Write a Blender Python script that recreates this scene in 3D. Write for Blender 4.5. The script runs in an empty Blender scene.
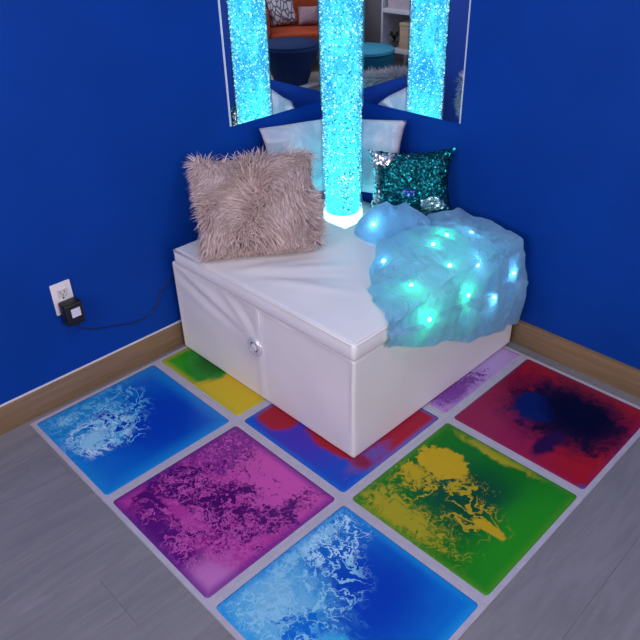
import bpy, bmesh, math, random
from mathutils import Vector, Matrix, noise

random.seed(7)
C = bpy.context.scene.collection
S = bpy.context.scene
PI = math.pi

# ------------------------------------------------------------------ camera
cam_d = bpy.data.cameras.new('camera')
cam = bpy.data.objects.new('camera', cam_d)
C.objects.link(cam)
cam_d.sensor_width = 36.0
cam_d.lens = 683.4 / 640.0 * 36.0
cam_d.clip_start = 0.02
ROT = Matrix(((0.70174985, -0.36862858, 0.60963933),
              (0.71198153, 0.39301599, -0.58191128),
              (-0.02508888, 0.84240809, 0.53825566)))
CAM = Vector((1.98208, -2.01133, 1.52631))
cam.matrix_world = Matrix.Translation(CAM) @ ROT.to_4x4()
S.camera = cam

# ------------------------------------------------------------------ world, light, exposure
w = bpy.data.worlds.new('world')
S.world = w
w.use_nodes = True
bg = w.node_tree.nodes['Background']
bg.inputs[0].default_value = (0.55, 0.6, 0.75, 1)
bg.inputs[1].default_value = 0.4
S.view_settings.view_transform = 'Standard'
S.view_settings.look = 'None'
S.view_settings.exposure = 0.32
S.view_settings.gamma = 1.0
S.view_settings.use_curve_mapping = False

WX, WY = -0.036, 0.061          # room corner (left wall plane x, right wall plane y)
RX, RY, RZ = 3.9, -3.5, 2.6     # far walls and ceiling

def area(name, loc, target, sx, sy, power, col):
    d = bpy.data.lights.new(name, 'AREA')
    d.shape = 'RECTANGLE'; d.size = sx; d.size_y = sy; d.energy = power; d.color = col
    o = bpy.data.objects.new(name, d); C.objects.link(o)
    o.location = loc
    o.rotation_euler = (Vector(target) - Vector(loc)).to_track_quat('-Z', 'Y').to_euler()
    return o
# daylight coming in through the two windows behind the camera
area('daylight_far', (RX - 0.05, -1.3, 1.65), (RX - 1.05, -1.3, 1.65), 1.7, 1.1, 32, (1.0, 0.91, 0.95))
area('daylight_back', (1.1, RY + 0.05, 1.65), (1.1, RY + 1.05, 1.65), 1.5, 1.1, 31, (1.0, 0.91, 0.95))
# ceiling panel lamp
area('panel_lamp_light', (1.55, -1.45, RZ - 0.06), (1.55, -1.45, 0), 0.55, 0.55, 10, (0.76, 0.83, 1.0))

# ------------------------------------------------------------------ helpers
def link(o, parent=None):
    C.objects.link(o)
    if parent: o.parent = parent
    return o
def mesh_obj(name, verts, faces, mat, parent=None, smooth=False, loc=(0, 0, 0)):
    me = bpy.data.meshes.new(name)
    me.from_pydata([tuple(v) for v in verts], [], faces)
    me.update()
    if smooth: me.polygons.foreach_set('use_smooth', [True] * len(me.polygons))
    me.materials.append(mat)
    o = bpy.data.objects.new(name, me); o.location = loc
    return link(o, parent)
def bm_obj(name, bm, mat, parent=None, smooth=False, loc=(0, 0, 0), angle=None):
    me = bpy.data.meshes.new(name)
    bmesh.ops.recalc_face_normals(bm, faces=bm.faces[:])
    bm.to_mesh(me); bm.free()
    if smooth: me.polygons.foreach_set('use_smooth', [True] * len(me.polygons))
    me.materials.append(mat)
    if angle is not None:
        me.polygons.foreach_set('use_smooth', [True] * len(me.polygons))
        me.set_sharp_from_angle(angle=angle)
    o = bpy.data.objects.new(name, me); o.location = loc
    return link(o, parent)
def empty(name, loc, rz=0.0):
    o = bpy.data.objects.new(name, None); o.location = loc; o.rotation_euler = (0, 0, rz)
    o.empty_display_size = 0.05
    return link(o)
def tag(o, label, cat, group=None, kind=None):
    if label: o['label'] = label
    if cat: o['category'] = cat
    if group: o['group'] = group
    if kind: o['kind'] = kind
    return o
def struct(o, label=None, cat=None):
    o['kind'] = 'structure'
    if label: o['label'] = label
    if cat: o['category'] = cat
    return o
def add_box(bm, x0, x1, y0, y1, z0, z1, bev=0.0, seg=2):
    vs = [bm.verts.new((x, y, z)) for z in (z0, z1) for y in (y0, y1) for x in (x0, x1)]
    fs = []
    for q in ((0, 2, 3, 1), (4, 5, 7, 6), (0, 1, 5, 4), (2, 6, 7, 3), (0, 4, 6, 2), (1, 3, 7, 5)):
        fs.append(bm.faces.new([vs[i] for i in q]))
    if bev > 0:
        es = list({e for f in fs for e in f.edges})
        bmesh.ops.bevel(bm, geom=es, offset=bev, segments=seg, profile=0.6, affect='EDGES')
def box(name, x0, x1, y0, y1, z0, z1, mat, parent=None, bev=0.0, seg=2):
    bm = bmesh.new(); add_box(bm, x0, x1, y0, y1, z0, z1, bev, seg)
    return bm_obj(name, bm, mat, parent, angle=math.radians(40) if bev else None)
def lathe(name, prof, mat, parent=None, n=32, loc=(0, 0, 0), close=False, smooth=True):
    vs, fs = [], []
    for r, z in prof:
        for k in range(n):
            a = 2 * PI * k / n
            vs.append((r * math.cos(a), r * math.sin(a), z))
    m = len(prof)
    for i in range(m - 1 if not close else m):
        j = (i + 1) % m
        for k in range(n):
            k2 = (k + 1) % n
            fs.append((i * n + k, i * n + k2, j * n + k2, j * n + k))
    if not close:
        fs.append(tuple(reversed(range(n)))); fs.append(tuple(range((m - 1) * n, m * n)))
    bm = bmesh.new()
    bv = [bm.verts.new(v) for v in vs]
    for f in fs: bm.faces.new([bv[i] for i in f])
    return bm_obj(name, bm, mat, parent, loc=loc, angle=math.radians(50))
def add_tube(bm, pts, r, n=8):
    rings = []
    pts = [Vector(p) for p in pts]
    for i, p in enumerate(pts):
        t = (pts[min(i + 1, len(pts) - 1)] - pts[max(i - 1, 0)]).normalized()
        a = t.orthogonal().normalized() if i == 0 else (prev - t * prev.dot(t)).normalized()
        prev = a; b = t.cross(a)
        rings.append([bm.verts.new(p + a * r * math.cos(2 * PI * k / n) + b * r * math.sin(2 * PI * k / n)) for k in range(n)])
    for i in range(len(rings) - 1):
        for k in range(n):
            bm.faces.new((rings[i][k], rings[i][(k + 1) % n], rings[i + 1][(k + 1) % n], rings[i + 1][k]))
    bm.faces.new(rings[0][::-1]); bm.faces.new(rings[-1])
def catmull(P, n):
    P = [Vector(p) for p in P]; out = []
    Q = [P[0] * 2 - P[1]] + P + [P[-1] * 2 - P[-2]]
    for i in range(len(P) - 1):
        a, b, c, d = Q[i:i + 4]
        for k in range(n):
            t = k / n
            out.append(0.5 * ((2 * b) + (c - a) * t + (2 * a - 5 * b + 4 * c - d) * t * t + (3 * b - a - 3 * c + d) * t ** 3))
    out.append(P[-1]); return out
def sst(a, b, x):
    t = max(0.0, min(1.0, (x - a) / (b - a))); return t * t * (3 - 2 * t)
def lerp_tab(tab, x):
    if x <= tab[0][0]: return tab[0][1]
    for (a, va), (b, vb) in zip(tab, tab[1:]):
        if x <= b:
            t = (x - a) / (b - a); t = t * t * (3 - 2 * t); return va + (vb - va) * t
    return tab[-1][1]

# ------------------------------------------------------------------ materials
class NT:
    def __init__(s, name):
        s.m = bpy.data.materials.new(name); s.m.use_nodes = True
        s.t = s.m.node_tree; s.t.nodes.clear()
        s.out = s.n('ShaderNodeOutputMaterial')
    def n(s, typ, **kw):
        nd = s.t.nodes.new(typ)
        for k, v in kw.items(): setattr(nd, k, v)
        return nd
    def set(s, sock, v):
        if isinstance(v, bpy.types.NodeSocket): s.t.links.new(v, sock)
        elif isinstance(v, (tuple, list)) and len(v) == 3 and sock.type == 'RGBA': sock.default_value = (*v, 1)
        else: sock.default_value = v
    def math(s, op, a, b=None, c=None, clamp=False):
        nd = s.n('ShaderNodeMath', operation=op); nd.use_clamp = clamp
        s.set(nd.inputs[0], a)
        if b is not None: s.set(nd.inputs[1], b)
        if c is not None: s.set(nd.inputs[2], c)
        return nd.outputs[0]
    def vmath(s, op, a, b=None, out=0):
        nd = s.n('ShaderNodeVectorMath', operation=op)
        s.set(nd.inputs[0], a)
        if b is not None:
            if op == 'SCALE': s.set(nd.inputs['Scale'], b)
            else: s.set(nd.inputs[1], b)
        return nd.outputs[out]
    def coord(s, kind='Object'):
        return s.n('ShaderNodeTexCoord').outputs[kind]
    def noise(s, vec, scale, detail=3.0, rough=0.55, dist=0.0, out=0):
        nd = s.n('ShaderNodeTexNoise'); s.set(nd.inputs['Vector'], vec)
        nd.inputs['Scale'].default_value = scale; nd.inputs['Detail'].default_value = detail
        nd.inputs['Roughness'].default_value = rough; nd.inputs['Distortion'].default_value = dist
        return nd.outputs[out]
    def voro(s, vec, scale, feature='F1', out=0, rnd=1.0):
        nd = s.n('ShaderNodeTexVoronoi', feature=feature); s.set(nd.inputs['Vector'], vec)
        nd.inputs['Scale'].default_value = scale
        nd.inputs['Randomness'].default_value = rnd
        return nd.outputs[out]
    def step(s, v, a, b):
        nd = s.n('ShaderNodeMapRange', interpolation_type='SMOOTHSTEP')
        s.set(nd.inputs[0], v); nd.inputs[1].default_value = a; nd.inputs[2].default_value = b
        return nd.outputs[0]
    def mix(s, f, a, b):
        nd = s.n('ShaderNodeMix', data_type='RGBA')
        s.set(nd.inputs[0], f); s.set(nd.inputs[6], a); s.set(nd.inputs[7], b)
        return nd.outputs[2]
    def bump(s, h, strength=0.3, dist=0.01):
        nd = s.n('ShaderNodeBump'); s.set(nd.inputs['Height'], h)
        nd.inputs['Strength'].default_value = strength; nd.inputs['Distance'].default_value = dist
        return nd.outputs[0]
    def principled(s, **kw):
        nd = s.n('ShaderNodeBsdfPrincipled')
        for k, v in kw.items(): s.set(nd.inputs[k], v)
        return nd.outputs[0]
    def done(s, sh):
        s.t.links.new(sh, s.out.inputs[0]); return s.m
def plain(name, col, rough=0.5, metal=0.0, var=0.0, vscale=20.0, bump=0.0, bscale=200.0, spec=0.5, **kw):
    t = NT(name); c = t.coord()
    base = col
    if var > 0:
        n = t.noise(c, vscale, 3)
        base = t.mix(t.step(n, 0.3, 0.7), tuple(x * (1 - var) for x in col), tuple(min(1, x * (1 + var)) for x in col))
    a = {'Base Color': base, 'Roughness': rough, 'Metallic': metal, 'Specular IOR Level': spec}
    if bump > 0: a['Normal'] = t.bump(t.noise(c, bscale, 4), bump, 0.002)
    a.update(kw)
    return t.done(t.principled(**a))
def emit(name, col, strength):
    t = NT(name); e = t.n('ShaderNodeEmission')
    e.inputs[0].default_value = (*col, 1); e.inputs[1].default_value = strength
    return t.done(e.outputs[0])

M = {}
M['wall'] = plain('blue_paint', (0.0010, 0.044, 0.31), 0.6, var=0.06, vscale=3, bump=0.15, bscale=160, spec=0.12)
M['ceiling'] = plain('ceiling_paint', (0.7, 0.7, 0.72), 0.8, var=0.02)
M['white_paint'] = plain('white_satin_paint', (0.75, 0.74, 0.74), 0.4, var=0.03)
M['caulk'] = plain('white_caulk', (0.72, 0.72, 0.75), 0.5, var=0.05)
M['dark_floor'] = plain('subfloor', (0.06, 0.06, 0.065), 0.8, var=0.1)

def wood(name, c1, c2, stretch=(2, 30, 30), rough=0.5):
    t = NT(name); c = t.coord()
    v = t.vmath('MULTIPLY', c, stretch)
    n = t.noise(v, 1.5, 5, 0.6, 0.8)
    col = t.mix(t.step(n, 0.3, 0.7), c1, c2)
    return t.done(t.principled(**{'Base Color': col, 'Roughness': rough, 'Normal': t.bump(n, 0.1, 0.002)}))
M['baseboard_x'] = wood('tan_vinyl_baseboard', (0.20, 0.125, 0.07), (0.27, 0.17, 0.095), (2, 20, 60), 0.35)
M['baseboard_y'] = wood('brown_vinyl_baseboard', (0.20, 0.125, 0.07), (0.27, 0.17, 0.095), (20, 2, 60), 0.35)
M['dark_wood'] = wood('dark_wood', (0.05, 0.02, 0.01), (0.09, 0.04, 0.02))
M['pale_wood'] = wood('pale_wood', (0.55, 0.38, 0.22), (0.68, 0.5, 0.32))

def plank_mat():
    t = NT('grey_plank'); c = t.coord()
    oi = t.n('ShaderNodeObjectInfo')
    off = t.vmath('SCALE', (3.7, 9.1, 5.3), oi.outputs['Random'])
    p = t.vmath('ADD', t.vmath('MULTIPLY', c, (7.0, 0.9, 1.0)), off)
    n1 = t.noise(p, 2.4, 6, 0.62, 1.6)
    n2 = t.noise(t.vmath('MULTIPLY', c, (60, 5, 1)), 1.0, 3, 0.6, 0.3)
    v1 = t.noise(p, 1.3, 2, 0.5, 2.5)
    vein = t.step(t.math('ABSOLUTE', t.math('SUBTRACT', v1, 0.5)), 0.0, 0.02)
    col = t.mix(t.step(n1, 0.3, 0.72), (0.165, 0.160, 0.178), (0.215, 0.208, 0.228))
    col = t.mix(t.math('MULTIPLY', t.math('SUBTRACT', 1.0, vein), 0.25), col, (0.13, 0.125, 0.145))
    col = t.mix(t.math('MULTIPLY', t.step(n2, 0.45, 0.75), 0.25), col, (0.27, 0.265, 0.28))
    col = t.mix(t.math('MULTIPLY', oi.outputs['Random'], 0.25), col, (0.18, 0.178, 0.195))
    return t.done(t.principled(**{'Base Color': col, 'Roughness': 0.42, 'Normal': t.bump(n2, 0.08, 0.002)}))
M['plank'] = plank_mat()

# ------------------------------------------------------------------ setting
struct(box('floor', WX - 0.1, RX + 0.1, RY - 0.1, WY + 0.1, -0.06, -0.012, M['dark_floor']))
floor = bpy.data.objects['floor']
FZ = -0.006
PW, PL = 0.19, 1.22
bm = bmesh.new(); add_box(bm, 0.0002, PW - 0.0002, 0.0002, PL - 0.0002, -0.006, 0.0, 0.0006, 1)
plank_me = bpy.data.meshes.new('plank'); bmesh.ops.recalc_face_normals(bm, faces=bm.faces[:]); bm.to_mesh(plank_me); bm.free()
plank_me.materials.append(M['plank'])
i = 0; x = WX
while x < RX:
    y = RY - PL * ((i * 0.37) % 1.0)
    while y < WY:
        # planks are cut at the walls: scale the end pieces
        y0, y1 = max(y, RY), min(y + PL, WY); x1 = min(x + PW, RX)
        if y1 - y0 > 0.02 and x1 - x > 0.02:
            o = bpy.data.objects.new('plank', plank_me); link(o, floor)
            o.location = (x, y0, FZ); o.scale = ((x1 - x) / PW, (y1 - y0) / PL, 1)
        y += PL
    x += PW; i += 1

struct(box('wall_left', WX - 0.1, WX, RY - 0.1, WY + 0.1, -0.012, RZ, M['wall']))
struct(box('wall_right', WX, RX + 0.1, WY, WY + 0.1, -0.012, RZ, M['wall']))
def wall_with_window(name, wname, axis, lo, hi, w0, w1, z0, z1, mat):
    bm = bmesh.new()
    parts = [(lo, w0, -0.012, RZ), (w1, hi, -0.012, RZ), (w0, w1, -0.012, z0), (w0, w1, z1, RZ)]
    for a, b, c, d in parts:
        if axis == 'x': add_box(bm, RX, RX + 0.1, a, b, c, d)
        else: add_box(bm, a, b, RY - 0.1, RY, c, d)
    struct(bm_obj(name, bm, mat))
    wo = struct(empty(wname, ((RX + 0.05, (w0 + w1) / 2, z0) if axis == 'x' else ((w0 + w1) / 2, RY - 0.05, z0))))
    W, H = w1 - w0, z1 - z0
    def bb(nm, a0, a1, d0, d1, c0, c1, m):
        if axis == 'x': return box(nm, d0, d1, a0, a1, c0, c1, m, wo)
        return box(nm, a0, a1, d0, d1, c0, c1, m, wo)
    for a0, a1, c0, c1 in ((-W / 2, -W / 2 + .05, 0, H), (W / 2 - .05, W / 2, 0, H), (-W / 2 + .05, W / 2 - .05, 0, .05), (-W / 2 + .05, W / 2 - .05, H - .05, H), (-.02, .02, .05, H - .05)):
        bb('window_frame', a0, a1, -.03, .03, c0, c1, M['white_paint'])
    for a0, a1 in ((-W / 2 + .05, -.02), (.02, W / 2 - .05)):
        bb('pane', a0, a1, -.004, .004, .05, H - .05, M['pane'])
def pane_mat():
    t = NT('window_glass')
    g = t.n('ShaderNodeBsdfGlossy'); g.inputs['Roughness'].default_value = 0.02
    tr = t.n('ShaderNodeBsdfTransparent'); mx = t.n('ShaderNodeMixShader'); mx.inputs[0].default_value = 0.08
    t.t.links.new(tr.outputs[0], mx.inputs[1]); t.t.links.new(g.outputs[0], mx.inputs[2])
    return t.done(mx.outputs[0])
M['pane'] = pane_mat()
M['far_wall'] = plain('grey_wall_paint', (0.20, 0.19, 0.20), 0.7, var=0.04, vscale=3)
wall_with_window('wall_far', 'window_1', 'x', RY - 0.1, WY, -2.2, -0.4, 1.05, 2.25, M['far_wall'])
wall_with_window('wall_back', 'window_2', 'y', WX, RX, 0.3, 1.9, 1.05, 2.25, M['far_wall'])
struct(box('ceiling', WX - 0.1, RX + 0.1, RY - 0.1, WY + 0.1, RZ, RZ + 0.08, M['ceiling']))

# baseboards with a white bead of caulk along the top
BH = 0.094
b = struct(box('baseboard_left', WX, WX + 0.013, RY, WY, FZ, BH, M['baseboard_y'], bev=0.002))
box('caulk_bead', WX, WX + 0.006, RY, WY, BH, BH + 0.004, M['caulk'], b)
b = struct(box('baseboard_right', WX + 0.013, RX, WY - 0.013, WY, FZ, BH, M['baseboard_x'], bev=0.002))
box('caulk_bead', WX + 0.013, RX, WY - 0.006, WY, BH, BH + 0.003, M['baseboard_x'], b)

# ceiling panel lamp
pl = empty('ceiling_panel_lamp', (1.55, -1.45, RZ - 0.05))
tag(pl, 'square white panel lamp on the ceiling', 'lamp')
for a in ((-.32, .32, -.32, -.29), (-.32, .32, .29, .32), (-.32, -.29, -.29, .29), (.29, .32, -.29, .29)):
    box('lamp_frame', *a, 0, .05, M['white_paint'], pl)
box('diffuser', -.29, .29, -.29, .29, .02, .035, emit('panel_glow', (1, .93, .95), 1.5), pl)

# ------------------------------------------------------------------ mirrors
t = NT('mirror_silver')
M['mirror'] = t.done(t.principled(**{'Base Color': (0.86, 0.90, 0.92), 'Metallic': 1.0, 'Roughness': 0.008}))
M['mirror_edge'] = plain('polished_mirror_edge', (0.75, 0.88, 0.95), 0.15, var=0.05, spec=0.8)
MZ0, MZ1 = 0.785, 1.95
def mirror(label, lw):
    r = empty('wall_mirror', (0, 0, 0)); tag(r, label, 'mirror', 'two corner mirrors meeting behind the bubble tube')
    if lw:
        x0, x1, y0, y1 = WX, -0.030, -0.512, 0.055
        r.location = (WX, -0.23, MZ0)
        box('reflecting_face', 0.0055, 0.0060, y0 + .23 + .004, y1 + .23, 0, MZ1 - MZ0, M['mirror'], r)
        box('glass_edge', 0, 0.0055, y0 + .23, y1 + .23, 0, MZ1 - MZ0, M['mirror_edge'], r)
    else:
        r.location = (0.27, WY, MZ0)
        box('reflecting_face', WX + .006 - .27, 0.575 - .27 - .0015, -.0060, -.0055, 0, MZ1 - MZ0, M['mirror'], r)
        box('glass_edge', WX + .006 - .27, 0.575 - .27, -.0055, 0, 0, MZ1 - MZ0, M['mirror_edge'], r)
mirror('tall frameless mirror on the blue wall with the power outlet', True)
mirror('tall frameless mirror on the blue wall behind the sequin pillow', False)

# ------------------------------------------------------------------ liquid colour floor tiles
M['vinyl'] = plain('white_vinyl_border', (0.40, 0.38, 0.46), 0.4, var=0.05, vscale=30, spec=0.4)
TS = 0.5; BR = 0.0155
def rounded_rect(hx, r, n=5):
    pts = []
    for cx, cy, a0 in ((hx - r, hx - r, 0), (-hx + r, hx - r, PI / 2), (-hx + r, -hx + r, PI), (hx - r, -hx + r, 1.5 * PI)):
        for k in range(n + 1):
            a = a0 + k * PI / 2 / n
            pts.append((cx + r * math.cos(a), cy + r * math.sin(a)))
    return pts
def ring_mesh(loops, cap_last=True):
    bm = bmesh.new(); R = [[bm.verts.new(v) for v in L] for L in loops]
    n = len(R[0])
    for a, b in zip(R, R[1:]):
        for k in range(n): bm.faces.new((a[k], a[(k + 1) % n], b[(k + 1) % n], b[k]))
    if cap_last: bm.faces.new(R[-1])
    return bm
def lz(P, z): return [(x, y, z) for x, y in P]
hi = TS / 2 - BR; ho = TS / 2 - 0.0001
bm = ring_mesh([lz(rounded_rect(hi, .012), -.006), lz(rounded_rect(hi, .012), 0.0), lz(rounded_rect(ho - .0004, .002), 0.0), lz(rounded_rect(ho, .002), -.0004), lz(rounded_rect(ho, .002), -.006)], False)
frame_proto = bm_obj('border', bm, M['vinyl'], angle=math.radians(30))
frame_me = frame_proto.data; bpy.data.objects.remove(frame_proto)
bm = ring_mesh([lz(rounded_rect(hi, .012), -.006), lz(rounded_rect(hi, .012), 0.0), lz(rounded_rect(hi - .006, .012), 0.0012), lz(rounded_rect(hi - .02, .012), 0.0016)])
gel_proto = bm_obj('gel', bm, M['vinyl'], smooth=True)
gel_base = gel_proto.data; bpy.data.objects.remove(gel_proto)

def liquid(name, base, layers, seed=0.0, warp=0.10, edge=None):
    """layers: (colour, cx, cy, rx, ry, noise_scale, noise_amount, threshold, softness) in tile coordinates u (away from
    the left wall) and v (away from the right wall), 0..1; the mask is a soft blob broken up by noise."""
    gain = lambda q_: tuple(min(.8, v_ * (1.45 if q_[0] > .2 and q_[1] > .2 and q_[2] < .05 else 1.22)) for v_ in q_)
    base = gain(base); layers = [(gain(l_[0]),) + tuple(l_[1:]) for l_ in layers]
    if edge: edge = (gain(edge[0]),) + tuple(edge[1:])
    t = NT(name); c = t.coord()
    uv = t.vmath('ADD', t.vmath('MULTIPLY', c, (1 / (2 * hi), -1 / (2 * hi), 0)), (0.5, 0.5, 0))
    uvs = t.vmath('ADD', uv, (seed * 3.1, seed * 1.7, seed))
    wn = t.vmath('SUBTRACT', t.noise(uvs, 4.0, 4, 0.6, 0.0, out=1), (0.5, 0.5, 0.5))
    p = t.vmath('ADD', uv, t.vmath('SCALE', wn, warp))
    pn = t.vmath('ADD', uvs, t.vmath('SCALE', wn, warp * 2.5))
    col = base
    cache = {}
    for colr, cx, cy, rx, ry, ns, na, th, so in layers:
        d = t.vmath('LENGTH', t.vmath('MULTIPLY', t.vmath('SUBTRACT', p, (cx, cy, 0)), (1 / rx, 1 / ry, 0)), out=1)
        f = t.math('SUBTRACT', 1.0, d)
        if ns not in cache:
            cache[ns] = t.math('SUBTRACT', t.noise(pn, abs(ns), 5 if ns > 0 else 2.5, 0.65 if ns > 0 else .5, 1.2 if ns > 0 else 0.8), 0.5)
        if ns > 0:
            m = t.step(t.math('MULTIPLY_ADD', cache[ns], na, f), th - so, th + so)
        else:      # a negative scale draws thin branching veins of half width th inside the blob
            m = t.math('MULTIPLY', t.step(f, .05, .40), t.step(t.math('ABSOLUTE', cache[ns]), th, th * .35))
        col = t.mix(m, col, colr)
    if edge:
        s = t.n('ShaderNodeSeparateXYZ'); t.set(s.inputs[0], uv)
        a = t.math('MINIMUM', s.outputs[0], t.math('SUBTRACT', 1.0, s.outputs[0]))
        b_ = t.math('MINIMUM', s.outputs[1], t.math('SUBTRACT', 1.0, s.outputs[1]))
        e = t.math('MINIMUM', a, b_)
        m = t.math('MULTIPLY', t.step(e, edge[1], 0.0), edge[2])
        col = t.mix(m, col, edge[0])
    return t.done(t.principled(**{'Base Color': col, 'Roughness': 0.22, 'Specular IOR Level': 0.22}))

DB, MB, LB, WB = (0.002, 0.036, 0.33), (0.003, 0.10, 0.42), (0.02, 0.26, 0.52), (0.34, 0.52, 0.66)
tiles = {}
tiles[(0, 2)] = (liquid('blue_liquid', MB, [
    (DB, .60, .34, .55, .52, 3, .25, .30, .45),
    ((0.01, .19, .46), .22, .72, .46, .46, 9, 1.6, .35, .30),
    (DB, .40, .62, .36, .34, 8, 2.4, .55, .14),
    ((0.08, .34, .56), .20, .64, .46, .50, -7, 0, .045, 0),
    (WB, .44, .76, .24, .34, -9, 0, .060, 0),
    ((0.14, .42, .62), .42, .58, .34, .24, -12, 0, .050, 0),
    ((0.20, .44, .60), .46, .82, .15, .22, 18, 2.4, .50, .2),
    ((0.16, .42, .60), .12, .84, .16, .18, 26, 2.6, .75, .20),
], 0.0, 0.12, ((0.008, .17, .46), .14, .75)),
    'blue liquid floor tile with white flecks beside the outlet wall')
tiles[(0, 1)] = (liquid('green_yellow_liquid', (0.42, 0.26, 0.010), [
    ((0.38, 0.28, 0.01), .80, .95, .5, .3, 6, .6, .3, .4),
    ((0.008, 0.17, 0.010), .10, .80, .52, .50, 4, .4, .20, .07),
    ((0.004, 0.09, 0.006), .34, .74, .22, .16, 12, 1.4, .35, .30),
    ((0.02, 0.24, 0.012), .05, .95, .3, .2, 5, .6, .35, .35),
], 1.3, 0.06, ((0.28, .26, .02), .07, .75)),
    'green and yellow liquid floor tile half under the white box')
tiles[(1, 2)] = (liquid('purple_liquid', (0.32, 0.030, 0.22), [
    ((0.42, 0.060, 0.29), .66, .16, .50, .36, 3, .3, .2, .5),
    ((0.14, 0.014, 0.17), .14, .20, .26, .46, 22, 2.2, .40, .30),
    ((0.06, 0.004, 0.10), .20, .68, .28, .34, 9, 1.4, .28, .12),
    ((0.055, 0.003, 0.09), .50, .55, .62, .44, 11, 3.4, .52, .12),
    ((0.060, 0.004, 0.10), .86, .30, .16, .42, 14, 3.0, .55, .20),
    ((0.07, 0.006, 0.12), .50, .95, .46, .16, 8, 1.2, .25, .30),
    ((0.30, 0.030, 0.22), .40, .74, .50, .10, 12, 1.8, .55, .16),
    ((0.38, 0.055, 0.27), .54, .60, .70, .55, -5, 0, .022, 0),
    ((0.40, 0.07, 0.30), .18, .30, .32, .50, -14, 0, .038, 0),
    ((0.34, 0.06, 0.27), .76, .78, .44, .34, -10, 0, .050, 0),
    ((0.36, 0.12, 0.34), .97, .97, .28, .28, 8, .5, .3, .35),
], 2.1, 0.20, ((0.10, .014, .17), .07, .85)),
    'magenta and dark purple marbled liquid floor tile')
tiles[(1, 1)] = (liquid('red_blue_liquid', (0.003, 0.045, 0.36), [
    ((0.035, 0.02, 0.30), .40, .80, .40, .30, 4, .5, .25, .4),
    ((0.24, 0.006, 0.018), .14, .78, .22, .20, 5, .5, .25, .14),
    ((0.24, 0.006, 0.018), .64, .70, .36, .14, 6, .8, .25, .16),
    ((0.26, 0.006, 0.024), .92, .30, .44, .55, 5, .6, .25, .25),
    ((0.10, 0.05, 0.26), .90, .66, .10, .28, 9, 1.4, .35, .3),
    ((0.18, 0.008, 0.04), .90, .72, .12, .12, 9, 1.4, .45, .35),
], 3.7, 0.08, ((0.004, .10, .42), .05, .7)),
    'red and blue liquid floor tile under the front corner of the white box')
tiles[(2, 2)] = (liquid('pale_blue_liquid', (0.004, 0.13, 0.46), [
    (DB, .55, .36, .44, .44, 3, .3, .25, .5),
    ((0.06, 0.30, 0.54), .28, .82, .52, .52, 6, 1.0, .35, .30),
    ((0.14, 0.36, 0.54), .20, .74, .34, .36, 9, 2.0, .55, .35),
    ((0.16, .40, .58), .08, .34, .12, .55, 24, 3.2, .55, .22),
    ((0.004, .11, .44), .42, .74, .32, .26, 10, 3.0, .75, .12),
    ((0.18, .42, .58), .22, .64, .42, .60, -7, 0, .040, 0),
    ((0.30, .52, .66), .16, .22, .22, .30, -9, 0, .040, 0),
    ((0.03, .30, .54), .60, .70, .13, .09, 14, 1.6, .5, .2),
], 4.4, 0.18, ((0.008, .21, .52), .07, .75)),
    'blue liquid floor tile with a pale cloud, beside the purple tile')
tiles[(2, 1)] = (liquid('green_liquid', (0.006, 0.125, 0.008), [
    ((0.004, 0.055, 0.022), .50, .48, .42, .36, 3, .4, .20, .5),
    ((0.012, 0.19, 0.008), .95, .5, .28, .75, 3, .3, .25, .45),
    ((0.24, 0.21, 0.010), .30, .90, .58, .24, 16, 2.4, .50, .30),
    ((0.35, 0.23, 0.006), .22, .34, .25, .17, 6, 1.0, .18, .05),
    ((0.30, 0.22, 0.008), .16, .56, .22, .16, 18, 2.8, .50, .14),
    ((0.28, 0.21, 0.008), .42, .58, .50, .30, -4, 0, .022, 0),
    ((0.28, 0.21, 0.008), .40, .48, .10, .14, 16, 2.4, .62, .12),
    ((0.30, 0.21, 0.008), .64, .56, .26, .16, -6, 0, .035, 0),
    ((0.32, 0.22, 0.008), .74, .60, .13, .045, 6, .5, .15, .12),
    ((0.28, 0.21, 0.008), .50, .36, .42, .22, 26, 3.8, 1.35, .12),
    ((0.26, 0.21, 0.008), .55, .70, .20, .12, 24, 3.6, 1.00, .14),
    ((0.24, 0.21, 0.010), .45, .04, .42, .06, 12, 1.2, .35, .25),
], 5.2, 0.12, ((0.05, .19, .012), .06, .7)),
    'green liquid floor tile with a yellow splash and drips')
tiles[(2, 0)] = (liquid('crimson_liquid', (0.23, 0.006, 0.020), [
    ((0.21, 0.012, 0.055), .30, .82, .60, .5, 3, .4, .25, .45),
    ((0.28, 0.008, 0.014), .85, .72, .35, .35, 4, .4, .25, .45),
    ((0.05, 0.004, 0.030), .54, .42, .58, .44, 6, 1.2, .22, .38),
    ((0.008, 0.003, 0.018), .56, .42, .50, .38, 9, 1.5, .25, .22),
    ((0.003, 0.010, 0.085), .36, .50, .20, .22, 7, 1.1, .2, .20),
    ((0.002, 0.002, 0.016), .62, .36, .32, .24, 8, .9, .25, .25),
    ((0.018, 0.004, 0.04), .62, .76, .09, .22, 9, 1.1, .25, .25),
    ((0.006, .05, .26), .99, .99, .07, .07, 4, .2, .3, .3),
], 6.6, 0.12, ((0.16, .012, .07), .05, .5)),
    'crimson liquid floor tile with a dark navy cloud')
tiles[(1, 0)] = (liquid('lavender_liquid', (0.30, 0.16, 0.38), [
    ((0.36, 0.24, 0.46), .95, .1, .4, .5, 3, .3, .3, .4),
    ((0.16, 0.04, 0.24), .88, .78, .30, .36, 16, 2.4, .45, .25),
    ((0.13, 0.03, 0.20), .90, .60, .12, .36, 24, 3.2, .6, .2),
], 7.9, 0.12, ((0.34, .20, .42), .06, .5)),
    'lavender liquid floor tile partly under the blanket side of the box')
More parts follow.
